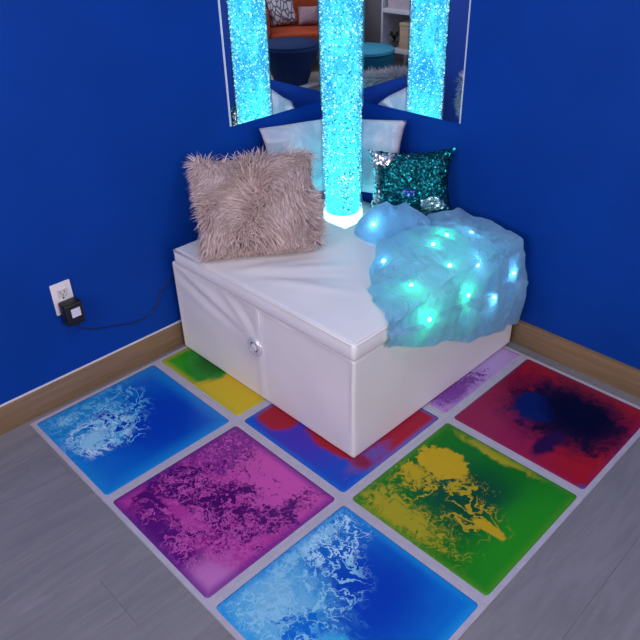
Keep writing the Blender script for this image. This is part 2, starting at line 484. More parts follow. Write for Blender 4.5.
for (a, s_), (mat, lab) in tiles.items():
    r = empty('liquid_floor_tile', ((a + .5) * TS, -(s_ + .5) * TS, 0)); tag(r, lab, 'floor tile', 'liquid floor tiles laid in a square')
    o = bpy.data.objects.new('border', frame_me); link(o, r)
    g = gel_base.copy(); g.materials.clear(); g.materials.append(mat)
    o = bpy.data.objects.new('gel_panel', g); link(o, r)

# ------------------------------------------------------------------ white upholstered box
def leather(name, col, bstr=0.12):
    t = NT(name); c = t.coord()
    n = t.noise(c, 260, 3, 0.6)
    n2 = t.noise(c, 6, 3, 0.5)
    colr = t.mix(t.step(n2, .3, .7), tuple(x * .96 for x in col), col)
    return t.done(t.principled(**{'Base Color': colr, 'Roughness': 0.42, 'Specular IOR Level': 0.4, 'Normal': t.bump(n, bstr, 0.001)}))
M['white_leather'] = leather('white_vinyl_leather', (0.80, 0.765, 0.77))
M['white_pad'] = leather('white_pad_leather', (0.82, 0.80, 0.81))
M['welt'] = leather('pad_welt', (0.78, 0.75, 0.745), 0.2)
M['chrome'] = plain('chrome', (0.8, 0.8, 0.83), 0.12, 1.0, var=0.03)
M['dark_hole'] = plain('eyelet_hole', (0.10, 0.10, 0.12), 0.6, var=0.1)

BX0, BX1, BY0, BY1, BZ = 0.0, 0.912, -0.862, 0.028, 0.378
SEAM_X, EYE = 0.492, (0.464, 0.222)
box_r = empty('padded_storage_box', (0.456, -0.411, 0.0016))
tag(box_r, 'white vinyl upholstered storage box with padded lid under the bubble tube', 'box')
def subdiv(bm, nx, ny, nz, lo, hi_):
    for ax, n in ((0, nx), (1, ny), (2, nz)):
        for k in range(1, n):
            co = Vector((0, 0, 0)); no = Vector((0, 0, 0))
            co[ax] = lo[ax] + (hi_[ax] - lo[ax]) * k / n; no[ax] = 1
            bmesh.ops.bisect_plane(bm, geom=bm.verts[:] + bm.edges[:] + bm.faces[:], plane_co=co, plane_no=no)
def off_box(p): return (p[0] - 0.456, p[1] + 0.411, p[2] - 0.0016)
def fold(px, pz, x0, z0, x1, z1, w):
    """soft ridge along a segment on the front panel"""
    dx, dz = x1 - x0, z1 - z0; L2 = dx * dx + dz * dz
    t = max(0, min(1, ((px - x0) * dx + (pz - z0) * dz) / L2))
    d = math.hypot(px - x0 - t * dx, pz - z0 - t * dz)
    return math.exp(-(d / w) ** 2) * math.sin(PI * min(1, t * 0.92 + .08)) ** .7
bm = bmesh.new(); add_box(bm, BX0, BX1, BY0, BY1, 0.002, BZ, 0.010, 3)
subdiv(bm, 60, 26, 30, (BX0, BY0, 0), (BX1, BY1, BZ))
for v in bm.verts:
    x, y, z = v.co
    if y < BY0 + 0.006 and 0.01 < z < BZ - 0.008 and BX0 + .01 < x < BX1 - .01:
        q = 0
        q += .006 * fold(x, z, .05, .365, EYE[0] - .02, EYE[1] + .03, .017)
        q -= .004 * fold(x, z, .02, .345, EYE[0] - .06, EYE[1] + .02, .016)
        q += .003 * fold(x, z, .03, .30, .33, .225, .018)
        q += .006 * fold(x, z, .30, .37, EYE[0] - .005, EYE[1] + .04, .014)
        q -= .005 * fold(x, z, .38, .37, EYE[0] + .015, EYE[1] + .04, .012)
        q += .004 * noise.noise((x * 6, z * 7, 1.3))
        if x < SEAM_X: q += .004 * sst(SEAM_X - .035, SEAM_X - .004, x)
        v.co.y -= q
    elif x > BX1 - .006 and .01 < z < BZ - .008:
        v.co.x += .003 * noise.noise((y * 5, z * 5, 4.3))
for v in bm.verts: v.co = Vector(off_box(v.co))
bm_obj('body', bm, M['white_leather'], box_r, angle=math.radians(40))
bm = bmesh.new(); add_tube(bm, [off_box((SEAM_X, BY0 - .0010, z)) for z in (.010, .06, .12, .18, .25, .31, .368)], .0022, 6)
bm_obj('seam', bm, M['welt'], box_r, smooth=True)
# eyelet: chrome ring with a dark centre set in the front panel
ey = empty('eyelet', off_box((EYE[0], BY0 - .004, EYE[1])))
ey.parent = box_r; ey.rotation_euler = (PI / 2, 0, 0)
M['eyelet_ring'] = plain('pale_metal_ring', (0.72, 0.71, 0.76), 0.25, 0.35, var=0.03)
lathe('ring', [(.0195, .0), (.0200, .007), (.0255, .0100), (.0335, .0075), (.0370, .0), (.0370, -.004), (.0195, -.004)], M['eyelet_ring'], ey, 32, close=True)
lathe('insert', [(.0193, -.003), (.0193, .001)], M['dark_hole'], ey, 24)
lathe('centre_button', [(.0150, .001), (.0145, .006), (.009, .008)], M['white_leather'], ey, 24)

# padded lid: notched at the wall corner for the tube
PX0, PX1, PY0, PY1, PZ0, PZ1 = 0.036, 0.920, -0.870, 0.004, 0.383, 0.446
NX, NY = 0.375, -0.335
bm = bmesh.new()
L = [(PX0, PY0), (PX1, PY0), (PX1, PY1), (NX, PY1), (NX, NY), (PX0, NY)]
vb = [bm.verts.new((x, y, PZ0)) for x, y in L]
f = bm.faces.new(vb)
ext = bmesh.ops.extrude_face_region(bm, geom=[f])
bmesh.ops.translate(bm, verts=[g for g in ext['geom'] if isinstance(g, bmesh.types.BMVert)], vec=(0, 0, PZ1 - PZ0))
bmesh.ops.bevel(bm, geom=bm.edges[:], offset=.013, segments=3, profile=.55, affect='EDGES')
subdiv(bm, 64, 64, 1, (PX0, PY0, 0), (PX1, PY1, 1))
for v in bm.verts:
    x, y, z = v.co
    if z > PZ1 - .002:
        q = .003 * noise.noise((x * 4, y * 4, 2.2))
        q += .005 * fold(x, y, .36, -.80, .62, -.52, .020) - .004 * fold(x, y, .42, -.80, .66, -.60, .016)
        q += .005 * fold(x, y, .46, -.79, .74, -.66, .018) + .004 * fold(x, y, .34, -.82, .50, -.55, .016)
        m = min(x - PX0, PX1 - x, y - PY0, PY1 - y)
        v.co.z += q * sst(.02, .06, m) + .006 * sst(.0, .15, m) - .002
    else:
        k = sst(PZ0, PZ0 + .03, z) * sst(PZ1, PZ1 - .03, z)
        wob = k * .0025 * (noise.noise((x * 45, y * 45, 0.5)))
        if y < PY0 + .01: v.co.y -= k * .003 + wob
        if x > PX1 - .01: v.co.x += k * .003 + wob
for v in bm.verts: v.co = Vector(off_box(v.co))
lid = bm_obj('padded_lid', bm, M['white_pad'], box_r, angle=math.radians(50))
bm = bmesh.new()
path = [(PX0 + .008, PY0 + .001), (PX0 + .2, PY0 + .001), (PX1 - .2, PY0 + .001), (PX1 - .012, PY0 + .001), (PX1 - .001, PY0 + .012), (PX1 - .001, PY0 + .2), (PX1 - .001, PY1 - .2), (PX1 - .001, PY1 - .01)]
add_tube(bm, [off_box((x, y, PZ1 - .006)) for x, y in path], .004, 8)
bm_obj('piping', bm, M['welt'], lid, smooth=True)

# ------------------------------------------------------------------ bubble tube
TX, TY, TR = 0.226, -0.192, 0.080
TZ0, TZ1 = 0.380, 1.78
tube = empty('bubble_tube', (TX, TY, TZ0)); tag(tube, 'tall clear bubble tube lamp glowing cyan in the mirrored corner', 'lamp')
def acrylic_mat():
    t = NT('clear_acrylic')
    g = t.n('ShaderNodeBsdfGlossy'); g.inputs['Roughness'].default_value = 0.03
    tr = t.n('ShaderNodeBsdfTransparent'); tr.inputs[0].default_value = (0.90, 0.98, 1, 1)
    lw = t.n('ShaderNodeLayerWeight'); lw.inputs[0].default_value = 0.25
    mx = t.n('ShaderNodeMixShader')
    t.t.links.new(t.math('MULTIPLY', lw.outputs['Fresnel'], 0.25), mx.inputs[0])
    t.t.links.new(tr.outputs[0], mx.inputs[1]); t.t.links.new(g.outputs[0], mx.inputs[2])
    return t.done(mx.outputs[0])
def water_mat():
    t = NT('lit_water'); c = t.coord()
    s = t.n('ShaderNodeSeparateXYZ'); t.set(s.inputs[0], c)
    n = t.noise(t.vmath('MULTIPLY', c, (14, 14, 5)), 1.0, 3, .6, .5)
    col = t.mix(t.step(n, .35, .65), (0.01, 0.17, 0.50), (0.04, 0.40, 0.64))
    col = t.mix(t.step(s.outputs[2], .55, .02), col, (0.04, 0.74, 0.74))
    e = t.n('ShaderNodeEmission'); t.set(e.inputs[0], col); e.inputs[1].default_value = 2.3
    return t.done(e.outputs[0])
def bubble_mat():
    t = NT('lit_bubbles')
    g = t.n('ShaderNodeNewGeometry'); r = g.outputs['Random Per Island']
    col = t.mix(t.step(r, .12, .55), (0.01, 0.20, 0.52), (0.14, 0.66, 0.76))
    col = t.mix(t.step(r, .72, 1.0), col, (0.60, 1.0, 1.0))
    e = t.n('ShaderNodeEmission'); t.set(e.inputs[0], col)
    t.set(e.inputs[1], t.math('MULTIPLY_ADD', t.step(r, .5, 1.0), 0.7, 1.15))
    return t.done(e.outputs[0])
H = TZ1 - TZ0
lathe('acrylic_cylinder', [(TR, .0), (TR, H), (TR - .0015, H), (TR - .0015, .0)], acrylic_mat(), tube, 48, close=True)
lathe('water_column', [(TR - .014, .051), (TR - .014, H - .04)], water_mat(), tube, 40)
M['tube_base'] = emit('tube_base_glow', (0.45, 0.90, 1.0), 4.5)
lathe('lit_base', [(TR - .002, 0.0), (TR - .002, .046), (TR - .006, .050), (TR - .008, .0506)], M['tube_base'], tube, 40)
lathe('cap', [(TR + .006, H - .01), (TR + .006, H + .03), (TR - .01, H + .035)], M['white_paint'], tube, 40)
rnd = random.Random(3)
ico = bmesh.new(); bmesh.ops.create_icosphere(ico, subdivisions=1, radius=1.0)
iv = [v.co.copy() for v in ico.verts]; ifc = [[v.index for v in f_.verts] for f_ in ico.faces]; ico.free()
bv, bf = [], []
def bubble(x, y, z, r):
    o = len(bv)
    for q in iv: bv.append((x + q.x * r, y + q.y * r, z + q.z * r * .9))
    for f_ in ifc: bf.append([i_ + o for i_ in f_])
rmax = TR - .0075
for k in range(15000):
    z = .056 + (H - .116) * rnd.random()
    if z > .95 and rnd.random() < .5: continue
    a = rnd.random() * 2 * PI
    if z < .19 and rnd.random() > (z / .19) ** 1.2 * .8: continue
    rad = rmax - .0065 * rnd.random()
    bubble(rad * math.cos(a), rad * math.sin(a), z, .0016 + .0022 * rnd.random() ** 2)
stream_dir = Vector((1.62, -1.69)).normalized() * .052
for k in range(900):          # the rising plume of air above the base
    z = .056 + .18 * rnd.random()
    sp = .010 + .10 * z
    bubble(stream_dir.x + .006 + rnd.gauss(0, sp * .55), stream_dir.y + .006 + rnd.gauss(0, sp * .55), z, .0022 + .003 * rnd.random()) if True else None
bv2 = []
keep_f = []
# keep every bubble inside the cylinder
nb = len(bv) // len(iv)
vs, fs = [], []
for k in range(nb):
    seg = bv[k * len(iv):(k + 1) * len(iv)]
    cx = sum(p[0] for p in seg) / len(seg); cy = sum(p[1] for p in seg) / len(seg)
    if math.hypot(cx, cy) > rmax + .002: continue
    o = len(vs); vs += seg; fs += [[i_ + o for i_ in f_] for f_ in ifc]
bo = mesh_obj('air_bubbles', vs, fs, bubble_mat(), tube, smooth=True); bo['kind'] = 'stuff'

# ------------------------------------------------------------------ pillows
def pillow_mesh(W, H_, T, n=28, pinch=.06, sag=0.0, seed=0.0, wr=.004, bend=0.0):
    """W wide (local x), H high (local z), bulging along local y (-y is the front)"""
    vs, fs, idx = [], [], {}
    for side in (-1, 1):
        for i in range(n + 1):
            for j in range(n + 1):
                u, v = i / n * 2 - 1, j / n * 2 - 1
                bd = i in (0, n) or j in (0, n)
                if side == 1 and bd: idx[(side, i, j)] = idx[(-1, i, j)]; continue
                sx = 1 - pinch * (1 - v * v) if True else 1
                sz = 1 - pinch * (1 - u * u)
                x = u * W / 2 * (1 - pinch * (1 - v * v) * abs(u)); z = v * H_ / 2 * (1 - pinch * (1 - u * u) * abs(v))
                h = (max(0, 1 - u ** 4) ** .55) * (max(0, 1 - v ** 4) ** .55)
                h *= T / 2 * (1 + sag * -v)
                y = side * h
                y += wr * noise.noise((x * 9 + seed, z * 9, seed + side)) * (0 if bd else 1) * 2
                y += bend * (1 - (abs(u)) ** 1.3) * (0.8 + .2 * (v + 1) / 2)
                idx[(side, i, j)] = len(vs); vs.append((x, y, z + H_ / 2))
        for i in range(n):
            for j in range(n):
                q = [idx[(side, i, j)], idx[(side, i + 1, j)], idx[(side, i + 1, j + 1)], idx[(side, i, j + 1)]]
                fs.append(q if side == -1 else q[::-1])
    return vs, fs
def place(o, loc, facing, lean, roll=0.0):
    """local -y looks along 'facing' (world xy), leaning back by lean"""
    ang = math.atan2(facing[1], facing[0]) + PI / 2
    o.matrix_world = Matrix.Translation(loc) @ Matrix.Rotation(ang, 4, 'Z') @ Matrix.Rotation(-lean, 4, 'X') @ Matrix.Rotation(roll, 4, 'Y')

# fluffy pillow
def fur_mat():
    t = NT('beige_fur')
    g = t.n('ShaderNodeNewGeometry'); r = g.outputs['Random Per Island']
    c = t.coord()
    n = t.noise(c, 14, 3)
    col = t.mix(t.step(r, 0, 1), (0.52, 0.38, 0.36), (0.95, 0.80, 0.77))
    col = t.mix(t.math('MULTIPLY', t.step(n, .45, .7), .4), col, (0.50, 0.32, 0.29))
    return t.done(t.principled(**{'Base Color': col, 'Roughness': 0.7, 'Specular IOR Level': .2, 'Sheen Weight': .6, 'Sheen Tint': (1.0, .86, .84)}))
M['fur'] = fur_mat()
M['fur_skin'] = plain('fur_backing', (0.40, 0.29, 0.27), 0.9, var=0.15)
fw, fh, ft = .405, .335, .12
fp = empty('fluffy_pillow', (0, 0, 0)); tag(fp, 'fluffy beige long-pile pillow leaning on the white box', 'pillow')
place(fp, (0.330, -0.694, PZ1 + .022), (.80, -.60), math.radians(39), math.radians(-1))
pv, pf = pillow_mesh(fw, fh, ft, 24, .05, .15, 1.0, .006)
mesh_obj('cover', pv, pf, M['fur_skin'], fp, smooth=True)
rnd = random.Random(11)
fv, ff = [], []
pvv = [Vector(p) for p in pv]
vn = [Vector() for _ in pvv]
tris = []
for q in pf:
    nrm = (pvv[q[2]] - pvv[q[0]]).cross(pvv[q[3]] - pvv[q[1]])
    for i_ in q: vn[i_] += nrm
    tris.append((q, nrm.length))
vn = [v.normalized() for v in vn]
def strand(p, n_, side_bias):
    # hair leans in slowly changing directions and droops
    sw = Vector((noise.noise((p.x * 7, p.z * 7, 3.1)), 0, noise.noise((p.x * 7, p.z * 7, 8.7)))) * 1.5
    d = (n_ * .6 + sw + Vector((0, 0, -.50)) + Vector((rnd.gauss(0, .25), rnd.gauss(0, .2), rnd.gauss(0, .25)))).normalized()
    Lh = .032 + .022 * rnd.random()
    wv = d.cross(n_ + Vector((rnd.random() - .5, rnd.random() - .5, rnd.random() - .5))).normalized() * (.0012 + .0007 * rnd.random())
    o = len(fv); q = p.copy(); dd = d.copy()
    for k, wk in enumerate((1, .9, .65)):
        fv.append(q - wv * wk); fv.append(q + wv * wk)
        q = q + dd * Lh / 3; dd = (dd + Vector((0, 0, -.22)) + sw * .12).normalized()
        if q.z < -.012: q.z = -.012
    fv.append(q)
    ff.extend([(o, o + 1, o + 3, o + 2), (o + 2, o + 3, o + 5, o + 4), (o + 4, o + 5, o + 6)])
tot = sum(a for _, a in tris)
front = [(q, a * (1.0 if sum(pvv[i_].y for i_ in q) < .02 else .3)) for q, a in tris]
tot = sum(a for _, a in front)
NST = 15000
for q, a in front:
    nn = a / tot * NST; nn = int(nn) + (rnd.random() < nn - int(nn))
    for _ in range(nn):
        u, v = rnd.random(), rnd.random()
        p = (pvv[q[0]] * (1 - u) + pvv[q[1]] * u) * (1 - v) + (pvv[q[3]] * (1 - u) + pvv[q[2]] * u) * v
        n_ = (vn[q[0]] * (1 - u) + vn[q[1]] * u) * (1 - v) + (vn[q[3]] * (1 - u) + vn[q[2]] * u) * v
        strand(p, n_.normalized(), 0)
fo = mesh_obj('long_fur', fv, ff, M['fur'], fp, smooth=True); fo['kind'] = 'stuff'

# satin pillow pushed into the corner behind the tube
def satin():
    t = NT('white_satin'); c = t.coord()
    n = t.noise(c, 9, 4, .6, 1.0)
    col = t.mix(t.step(n, .35, .65), (0.40, 0.40, 0.50), (0.56, 0.55, 0.63))
    return t.done(t.principled(**{'Base Color': col, 'Roughness': 0.38, 'Sheen Weight': .2, 'Normal': t.bump(n, .5, .02)}))
M['satin'] = satin()
sp_ = empty('satin_pillow', (0, 0, 0)); tag(sp_, 'large white satin pillow tucked in the corner behind the bubble tube', 'pillow')
place(sp_, (0.208, -0.216, PZ1 + .012), (.778, -.628), math.radians(3), math.radians(0))
pv, pf = pillow_mesh(.555, .31, .085, 36, .10, .2, 5.0, .020, bend=.165)
mesh_obj('cover', pv, pf, M['satin'], sp_, smooth=True)

# sequin pillow
t = NT('teal_sequins')
g = t.n('ShaderNodeNewGeometry'); r = g.outputs['Random Per Island']
cc = t.coord()
pn_ = t.noise(cc, 11, 2, .5, .6)
col = t.mix(t.step(r, 0, 1), (0.003, 0.08, 0.11), (0.008, 0.24, 0.27))
sx = t.n('ShaderNodeSeparateXYZ'); t.set(sx.inputs[0], cc)
left = t.step(sx.outputs[0], -.105, -.14)
def spot(cx, cz, rx, rz):
    d_ = t.vmath('LENGTH', t.vmath('MULTIPLY', t.vmath('SUBTRACT', cc, (cx, 0, cz)), (1 / rx, 0, 1 / rz)), out=1)
    return t.step(t.math('MULTIPLY_ADD', t.math('SUBTRACT', pn_, .5), 3.0, t.math('SUBTRACT', 1.0, d_)), .2, .3)
col = t.mix(spot(-.02, .095, .05, .03), col, (0.06, 0.16, 0.55))
col = t.mix(spot(.07, .05, .045, .035), col, (0.55, 0.85, 0.80))
silver = t.math('MAXIMUM', spot(-.12, .215, .07, .035), left)
col = t.mix(silver, col, (0.75, 0.72, 0.78))
M['sequin'] = t.done(t.principled(**{'Base Color': col, 'Metallic': .92, 'Roughness': .25}))
M['teal_cloth'] = plain('teal_backing', (0.006, 0.10, 0.13), .7, var=.2)
qp = empty('sequin_pillow', (0, 0, 0)); tag(qp, 'teal sequin pillow with silver patches leaning on the right wall', 'pillow')
place(qp, (0.497, -0.105, PZ1 + .012), (.62, -.78), math.radians(14), math.radians(-2))
qw, qh = .315, .245
pv, pf = pillow_mesh(qw, qh, .11, 24, .15, .1, 9.0, .006)
mesh_obj('cover', pv, pf, M['teal_cloth'], qp, smooth=True)
rnd = random.Random(5)
sv, sf = [], []
pvv = [Vector(p) for p in pv]
for q in pf:
    cxy = sum((pvv[i_] for i_ in q), Vector()) / 4
    nrm = (pvv[q[2]] - pvv[q[0]]).cross(pvv[q[3]] - pvv[q[1]]).normalized()
    if cxy.y > .03: continue
    for _ in range(5):
        u, v = rnd.random(), rnd.random()
        p = (pvv[q[0]] * (1 - u) + pvv[q[1]] * u) * (1 - v) + (pvv[q[3]] * (1 - u) + pvv[q[2]] * u) * v + nrm * .0025
        nn = (nrm + Vector((rnd.gauss(0, .28), rnd.gauss(0, .28), rnd.gauss(0, .28)))).normalized()
        a = nn.orthogonal().normalized(); b = nn.cross(a); rr = .0052
        o = len(sv)
        for k in range(6): sv.append(p + (a * math.cos(k * PI / 3) + b * math.sin(k * PI / 3)) * rr)
        sf.append(tuple(range(o, o + 6)))
so = mesh_obj('sequins', sv, sf, M['sequin'], qp); so['kind'] = 'stuff'

# ------------------------------------------------------------------ lit blanket
X_IN = [(-.735, .928), (-.70, .885), (-.66, .80), (-.62, .745), (-.50, .655), (-.42, .615), (-.38, .625), (-.30, .62), (-.2, .60), (-.14, .58), (-.08, .58), (.0, .60), (.045, .66)]
Z_TOP = [(-.735, .450), (-.68, .456), (-.60, .482), (-.45, .520), (-.36, .540), (-.29, .535), (-.2, .505), (-.1, .498), (-.01, .478), (.01, .468), (.045, .40)]
Z_EDGE = [(-.735, .449), (-.66, .455), (-.5, .480), (-.3, .480), (-.15, .455), (-.05, .445), (-.01, .44), (.01, .425), (.045, .33)]
Z_HEM = [(-.735, .370), (-.53, .297), (-.30, .205), (-.12, .15), (.045, .105)]
X_OUT = [(-.735, .932), (-.57, .958), (-.45, .958), (-.34, .966), (-.25, .956), (-.12, .946), (-.05, .938), (.045, .931)]
def bl_point(y, r):
    xi, zt, ze, zh, xo = (lerp_tab(tb, y) for tb in (X_IN, Z_TOP, Z_EDGE, Z_HEM, X_OUT))
    xm = xi + (xo - xi) * .45
    pts = [(xi, .4525), (xi + (xm - xi) * .22, .4525 + (zt - .4525) * .62), (xm, zt), (xi + (xo - xi) * .80, zt * .35 + ze * .65 + .012), (xo - .004, ze - .018), (xo + .006, (ze + zh) / 2), (xo - .004, zh)]
    n = len(pts) - 1
    k = min(int(r * n), n - 1); f_ = r * n - k
    g = lambda i_: pts[max(0, min(n, i_))]
    a, b, c_, d = g(k - 1), g(k), g(k + 1), g(k + 2)
    cr = lambda q: 0.5 * (2 * b[q] + (c_[q] - a[q]) * f_ + (2 * a[q] - 5 * b[q] + 4 * c_[q] - d[q]) * f_ * f_ + (3 * b[q] - a[q] - 3 * c_[q] + d[q]) * f_ ** 3)
    return Vector((cr(0), y, cr(1)))
def ridged(x): return 1 - 2 * abs(x)
def bl_fold(p, r):
    amp = sst(0, .18, r) * (1 - .45 * sst(.75, 1, r)) * (.25 + .75 * sst(-.70, -.46, p.y))
    a = noise.noise((p.x * 5.5 + p.y * 2.5, p.y * 6.5, p.z * 4)) * .022
    b_ = ridged(noise.noise((p.x * 9 - p.y * 7 + 3, p.y * 4 + p.x * 5, 4.4 + p.z * 7))) * .013 + ridged(noise.noise((p.x * 17 + p.y * 9, p.y * 15 - p.x * 8, 9.1 + p.z * 12))) * .010
    c_ = noise.noise((p.x * 30, p.y * 30, p.z * 22)) * .0045
    cr = 0.0
    hang = .007 * math.sin(p.y * 46 + 3 * noise.noise((p.y * 9, 0, 2))) * sst(.66, .95, r)
    return (a + b_ + c_ + hang) * amp + cr
BY_LO, BY_HI, BNU, BNV = -.735, .045, 120, 110
def bl_surface(y, r):
    p = bl_point(y, r); e = 1e-3
    dy = bl_point(min(BY_HI, y + e), r) - bl_point(max(BY_LO, y - e), r)
    dr = bl_point(y, min(1, r + e)) - bl_point(y, max(0, r - e))
    n_ = dr.cross(dy)
    n_ = -n_.normalized() if n_.length > 1e-9 else Vector((0, 0, 1))
    if n_.z < 0 and r < .6: n_ = -n_
    if n_.x < 0 and r >= .8: n_ = -n_
    q = p + n_ * bl_fold(p, r)
    ye = sst(.0, .06, (y - BY_LO)) * sst(0, .05, BY_HI - y)
    q = p + (q - p) * ye
    if r < .6 and y < .006: q.z = max(q.z, .4535)
    if q.z < .452 and y < .006: q.x = max(q.x, .929)
    if y >= .006 and r > .6: q.x = max(q.x, .918)
    q.y = min(q.y, .047)
    return q
vs = [bl_surface(BY_LO + (BY_HI - BY_LO) * i_ / BNU, j / BNV) for i_ in range(BNU + 1) for j in range(BNV + 1)]
fs = [(i_ * (BNV + 1) + j, (i_ + 1) * (BNV + 1) + j, (i_ + 1) * (BNV + 1) + j + 1, i_ * (BNV + 1) + j + 1) for i_ in range(BNU) for j in range(BNV)]
def fleece():
    t = NT('pale_blue_fleece'); c = t.coord()
    n = t.noise(c, 120, 4, .65); n2 = t.noise(c, 7, 3)
    col = t.mix(t.step(n2, .35, .65), (0.19, 0.43, 0.76), (0.27, 0.52, 0.86))
    p = t.principled(**{'Base Color': col, 'Roughness': .85, 'Sheen Weight': .4, 'Specular IOR Level': .2, 'Normal': t.bump(t.math('MULTIPLY_ADD', t.math('ABSOLUTE', t.math('SUBTRACT', t.noise(t.vmath('MULTIPLY', c, (1, 1.7, 1)), 11, 2, .5, 2.0), .5)), 14.0, n), .75, .004)})
    tr = t.n('ShaderNodeBsdfTranslucent'); t.set(tr.inputs[0], (0.40, .82, .92))
    mx = t.n('ShaderNodeMixShader'); mx.inputs[0].default_value = .45
    t.t.links.new(p, mx.inputs[1]); t.t.links.new(tr.outputs[0], mx.inputs[2])
    return t.done(mx.outputs[0])
M['fleece'] = fleece()
bl = empty('light_up_blanket', (.72, -.35, PZ1)); tag(bl, 'pale blue translucent blanket with glowing lights heaped over the box edge', 'blanket')
mesh_obj('cloth', [v - Vector((.72, -.35, PZ1)) for v in vs], fs, M['fleece'], bl, smooth=True)
# the folded-over end of the blanket that reaches towards the tube
LO = [(.405, -.305), (.43, -.345), (.47, -.372), (.55, -.378), (.66, -.35), (.715, -.26), (.67, -.185), (.57, -.170), (.47, -.19), (.415, -.24)]
LC = Vector((.55, -.275)); LNA, LNR = 72, 26
lo_ring = catmull([(x, y, 0) for x, y in LO + LO[:1]], 8)
def lobe_point(k, rho):
    q = lo_ring[int(k * (len(lo_ring) - 1) / LNA) % (len(lo_ring) - 1)]
    x, y = LC.x + (q.x - LC.x) * rho, LC.y + (q.y - LC.y) * rho
    h = .108 + .22 * ((x - LC.x) * .6 + (y - LC.y) * .8)
    z = .4545 + h * max(0, 1 - rho ** 2.4) ** .62
    f_ = (1 - rho ** 3) * (.020 * ridged(noise.noise((x * 12 + y * 12, (y - x) * 5, 3.3))) + .010 * noise.noise((x * 22, y * 22, 7.0)) - .012)
    return Vector((x, y, max(.4545, z + f_)))
lv = [lobe_point(0, 0)] + [lobe_point(k, j / LNR) for j in range(1, LNR + 1) for k in range(LNA)]
lf = [(0, 1 + k, 1 + (k + 1) % LNA) for k in range(LNA)]
lf += [(1 + j * LNA + k, 1 + (j + 1) * LNA + k, 1 + (j + 1) * LNA + (k + 1) % LNA, 1 + j * LNA + (k + 1) % LNA) for j in range(LNR - 1) for k in range(LNA)]
mesh_obj('folded_end', [v - Vector((.72, -.35, PZ1)) for v in lv], lf, M['fleece'], bl, smooth=True)
M['led'] = emit('led_glow', (0.25, 1.0, 0.88), 6.0)
def led(y, r, power, col, depth):
    if r < 0:      # on the folded end
        k_, rho = y, -r
        p = lobe_point(k_, rho)
        n_ = (lobe_point(k_ + 3, rho) - lobe_point(k_ - 3, rho)).cross(lobe_point(k_, rho + .06) - lobe_point(k_, rho - .06))
    else:
        p = bl_surface(y, r)
        n_ = (bl_surface(y, min(1, r + .02)) - bl_surface(y, max(0, r - .02))).cross(bl_surface(y + .01, r) - bl_surface(y - .01, r))
    n_ = n_.normalized()
    if n_.dot(CAM - p) < 0: n_ = -n_
    q = p + n_ * .001 - Vector((.72, -.35, PZ1))
    o = lathe('led', [(.0040, -.003), (.0068, 0), (.0052, .003), (.001, .0042)], M['led'], bl, 12)
    o.matrix_local = Matrix.Translation(q) @ n_.to_track_quat('Z', 'Y').to_matrix().to_4x4()
    d = bpy.data.lights.new('led_light', 'POINT'); d.energy = power; d.color = col; d.shadow_soft_size = .006
    lo = bpy.data.objects.new('led_light', d); link(lo, bl); lo.location = q - n_ * depth
GRN, CYN = (0.0, 1.0, 0.36), (0.22, 0.62, 1.0)
# (y, r across the sheet, light, colour, depth under the cloth)
for a in ((20, -.76, .09, CYN, .022), (-.501, .206, .035, CYN, .018), (-.574, .438, .06, GRN, .022), (-.584, .763, .085, GRN, .024),
          (-.384, .750, .085, GRN, .026), (-.423, .525, .025, GRN, .020), (-.305, .600, .05, CYN, .022), (-.087, .750, .06, CYN, .020),
          (-.389, .388, .03, GRN, .022), (-.296, .369, .08, GRN, .026), (-.257, .806, .05, CYN, .020), (-.184, .413, .045, CYN, .024)):
    led(*a)

# ------------------------------------------------------------------ power outlet, adapter and cord
M['plate'] = plain('white_plastic', (0.78, 0.74, 0.76), .35, var=.02)
M['socket'] = plain('socket_plastic', (0.66, 0.62, 0.62), .4, var=.03)
M['slot'] = plain('socket_slot', (0.03, 0.025, 0.025), .6, var=.1)
M['black_plastic'] = plain('black_plastic', (0.008, 0.008, 0.010), .4, var=.1)
M['label'] = plain('paper_label', (0.70, 0.68, 0.82), .5, var=.04)
OY, OZ = -1.267, .386
ou = empty('wall_outlet', (WX, OY, OZ)); tag(ou, 'white duplex power outlet plate on the blue wall', 'outlet')
box('cover_plate', 0, .006, -.035, .035, -.057, .057, M['plate'], ou, bev=.003)
for dz in (.020, -.020):
    sk = bm_obj('receptacle', (lambda b_: (add_box(b_, .0055, .0085, -.0165, .0165, dz - .014, dz + .014, .003, 3), b_)[1])(bmesh.new()), M['socket'], ou)
    box('slot', .0082, .0088, -.0085, -.0060, dz + .0005, dz + .0095, M['slot'], sk)
    box('slot', .0082, .0088, .0060, .0085, dz - .0005, dz + .0095, M['slot'], sk)
    lathe('ground_hole', [(.0024, -.0003), (.0024, .0003)], M['slot'], sk, 12, loc=(.0085, 0, dz - .007)).rotation_euler = (0, PI / 2, 0)
lathe('screw', [(.0035, 0), (.0028, .0012)], M['chrome'], ou, 12, loc=(.006, 0, 0)).rotation_euler = (0, PI / 2, 0)
ad = empty('power_adapter', (WX + .0085, OY + .006, OZ - .036)); tag(ad, 'black power adapter with a pale label and thin cord plugged into the outlet', 'adapter')
box('housing', .0015, .048, -.032, .032, -.050, .030, M['black_plastic'], ad, bev=.006, seg=3)
box('rating_label', .0478, .0484, -.012, .020, -.020, .012, M['label'], ad)
lathe('cord_grip', [(.006, 0), (.0045, -.02)], M['black_plastic'], ad, 12, loc=(.02, .010, -.050))
cp = [(WX + .0285, OY + .016, OZ - .108), (WX + .020, OY + .03, OZ - .130), (WX + .006, -1.18, .222), (WX + .004, -1.11, .200), (WX + .004, -1.03, .178), (WX + .004, -.955, .19), (WX + .004, -.90, .255), (WX + .004, -.84, .30), (WX + .004, -.76, .31)]
bm = bmesh.new(); add_tube(bm, catmull(cp, 8), .0017, 6)
for v in bm.verts: v.co -= Vector(ad.location)
